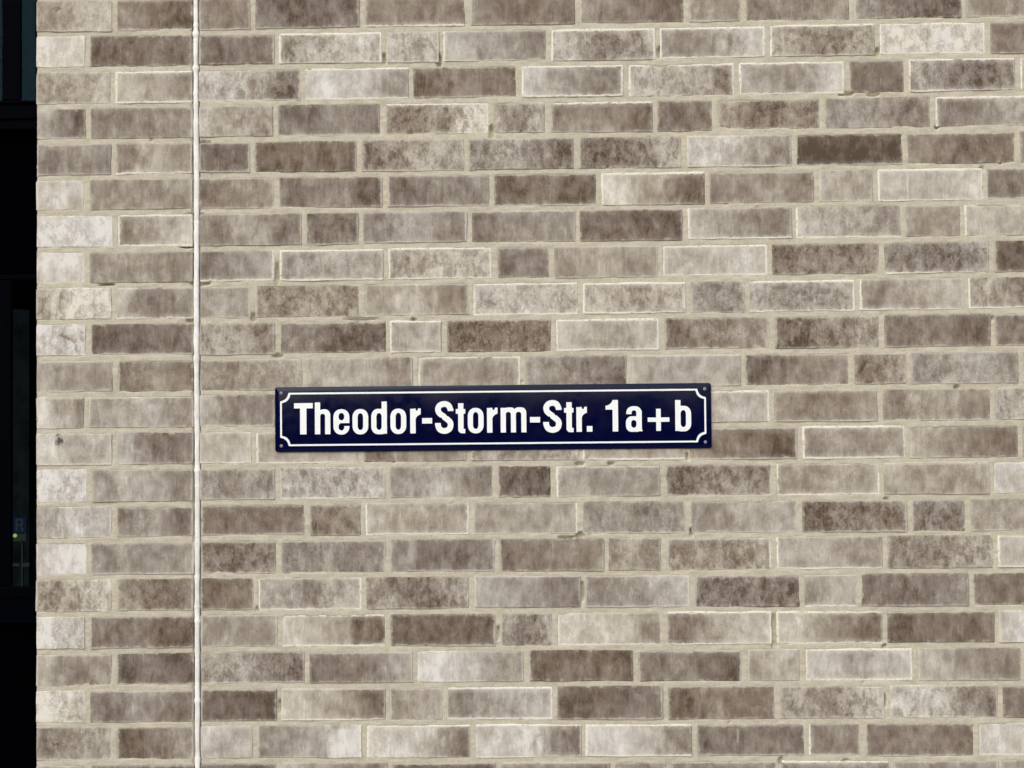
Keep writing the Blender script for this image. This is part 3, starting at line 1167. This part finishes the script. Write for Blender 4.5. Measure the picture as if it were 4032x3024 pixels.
pane(xm1 - 0.01, gx_(137) + 0.01, zt1 - 0.005, ZTOP)
pane(xl_ + 0.09, xm0 + 0.01, zt1 - 0.005, ZTOP)
pane(xs1 - 0.01, gx_(138) + 0.01, zb1 - 0.005, zm2 + 0.005)
pane(xl_ + 0.11, xs0 + 0.01, zb1 - 0.005, zm2 + 0.005)

# ---- dark hall behind the glass
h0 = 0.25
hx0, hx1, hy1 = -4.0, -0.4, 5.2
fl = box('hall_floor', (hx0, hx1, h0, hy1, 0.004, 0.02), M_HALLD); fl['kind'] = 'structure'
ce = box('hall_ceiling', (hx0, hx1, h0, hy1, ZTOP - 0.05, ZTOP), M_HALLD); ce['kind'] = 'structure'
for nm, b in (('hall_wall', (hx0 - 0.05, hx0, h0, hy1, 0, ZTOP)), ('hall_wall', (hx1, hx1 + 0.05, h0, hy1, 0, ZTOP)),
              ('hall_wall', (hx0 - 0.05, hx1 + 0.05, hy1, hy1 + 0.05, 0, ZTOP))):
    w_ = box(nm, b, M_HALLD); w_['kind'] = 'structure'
# pale board added askew in the hall to imitate a reflection on the pane
Y1, Y2 = 3.1, 3.7
pa = (px(46, 1215, Y1)); pb = (px(150, 1262, Y2))
vs = [(pa[0], Y1, 0.02), (pb[0], Y2, 0.02), (pb[0], Y2, pb[1]), (pa[0], Y1, pa[1])]
dx_, dy_ = 0.05, 0.08
vs += [(v[0] + dx_, v[1] + dy_, v[2]) for v in vs]
pw = obj('reflection_board', vs, [(0, 1, 2, 3), (4, 7, 6, 5), (0, 4, 5, 1), (1, 5, 6, 2), (2, 6, 7, 3), (3, 7, 4, 0)], M_REFLBOARD)
pw['kind'] = 'structure'

# ---- post made up inside the hall for the blue R seen in the glass
YT = 2.45
tp = lambda x, y: px(x, y, YT)
M_BLUE = plain('blue_plate', (0.006, 0.045, 0.2, 1), 0.5)
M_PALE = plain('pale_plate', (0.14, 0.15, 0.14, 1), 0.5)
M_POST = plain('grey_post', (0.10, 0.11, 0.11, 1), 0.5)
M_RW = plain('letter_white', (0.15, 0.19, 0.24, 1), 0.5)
led = NT('green_lamp')
led.b.inputs['Base Color'].default_value = (0.4, 0.5, 0.2, 1)
led.b.inputs['Emission Color'].default_value = (0.62, 0.85, 0.28, 1)
led.b.inputs['Emission Strength'].default_value = 0.55
cxp = tp(87, 2060)[0]
post = empty('standin_post', (cxp, YT, 0.02))
tag(post, 'thin made-up post with blue R plate and green lamp, standing in for the sign seen in the dark door glass', 'sign post')


def ppart(name, x0, x1, y0, y1, d0, d1, mat, bev=0.001):
    a, b = tp(x0, y1), tp(x1, y0)
    vs, fs = boxdata(a[0] - cxp, b[0] - cxp, d0, d1, a[1] - 0.02, b[1] - 0.02, bev=bev)
    return obj(name, vs, fs, mat, post)


ppart('blue_plate', 57, 109, 2036, 2098, -0.012, 0.0, M_BLUE)
ppart('pale_plate', 56, 108, 2101, 2131, -0.012, 0.0, M_PALE)
a = tp(87, 2131)
vs, fs = boxdata(-0.0035, 0.0035, 0.001, 0.012, 0.0, tp(87, 2036)[1] - 0.02)
obj('pole', vs, fs, M_POST, post)
vs, fs = boxdata(-0.09, 0.09, -0.05, 0.07, 0.0, 0.012, bev=0.003)
obj('base', vs, fs, M_POST, post)
ppart('crossbar', 43, 78, 2217, 2231, -0.006, 0.0, M_PALE)
ppart('crossbar', 91, 118, 2215, 2231, -0.006, 0.0, M_PALE)
lx, lz = tp(64, 2108)
vs, fs = lathe([(0.0075, 0.0), (0.0075, -0.003), (0.005, -0.006), (0.002, -0.007)])
obj('lamp', vs, fs, led.m, post, (lx - cxp, -0.0125, lz - 0.02))
# letter R in flat strokes
lc = tp(82, 2066)


def rstroke(x0, x1, z0, z1):
    k = 0.00103
    return boxdata(x0 * k, x1 * k, -0.0012, 0.0, z0 * k, z1 * k)


rv, rf = [], []
for (x0, x1, z0, z1) in ((-15, -8, -23, 23), (-8, 12, 17, 23), (-8, 12, -3, 3), (6, 13, 3, 17), (2, 9, -13, -3), (7, 15, -23, -12)):
    v_, f_ = rstroke(x0, x1, z0, z1)
    b0 = len(rv)
    rv += v_
    rf += [[i + b0 for i in f] for f in f_]
obj('letter', rv, rf, M_RW, post, (lc[0] - cxp, -0.0125, lc[1] - 0.02))

# ------------------------------------------------------------------ unseen trees added across the street for their reflection in glass and enamel
t = NT('dark_foliage')
_co = t.new('ShaderNodeTexCoord').outputs['Object']
t.put(t.b.inputs['Base Color'], t.mix(t.sstep(t.noise(_co, 0.6, 4), 0.35, 0.65), (0.018, 0.028, 0.012, 1), (0.05, 0.075, 0.03, 1)))
t.b.inputs['Roughness'].default_value = 0.8
V, F = [], []
for k in range(22000):
    az = rnd.uniform(-60, 60)
    dist = rnd.uniform(50, 58)
    # height by bearing, shaped for the reflections: tall on the side of the entrance, a low hedge elsewhere
    s = min(1, max(0, (-12.5 - az) / 3.0))
    top = 2.6 + s * 7.2 + 0.35 * math.sin(az * 1.9) + s * 0.8 * math.sin(az * 0.9 + 1)
    zc = top * (rnd.random() ** 0.8)
    if rnd.random() > (0.45 + 0.55 * s):
        continue
    x, y = math.sin(math.radians(az)) * dist, -math.cos(math.radians(az)) * dist
    sz = rnd.uniform(0.45, 1.0)
    ax = Vector((rnd.gauss(0, 1), rnd.gauss(0, 1), rnd.gauss(0, 1))).normalized()
    bx = ax.orthogonal().normalized()
    cxv = ax.cross(bx)
    b0 = len(V)
    c0 = Vector((x, y, max(zc, 0.3)))
    V += [c0 + bx * sz, c0 + cxv * sz * 0.7, c0 - bx * sz, c0 - cxv * sz * 0.7]
    F.append((b0, b0 + 1, b0 + 2, b0 + 3))
o = obj('reflection_trees', V, F, t.m)
tag(o, 'unseen dark mass of trees and hedge added for its reflection in the door glass', 'trees', kind='stuff')
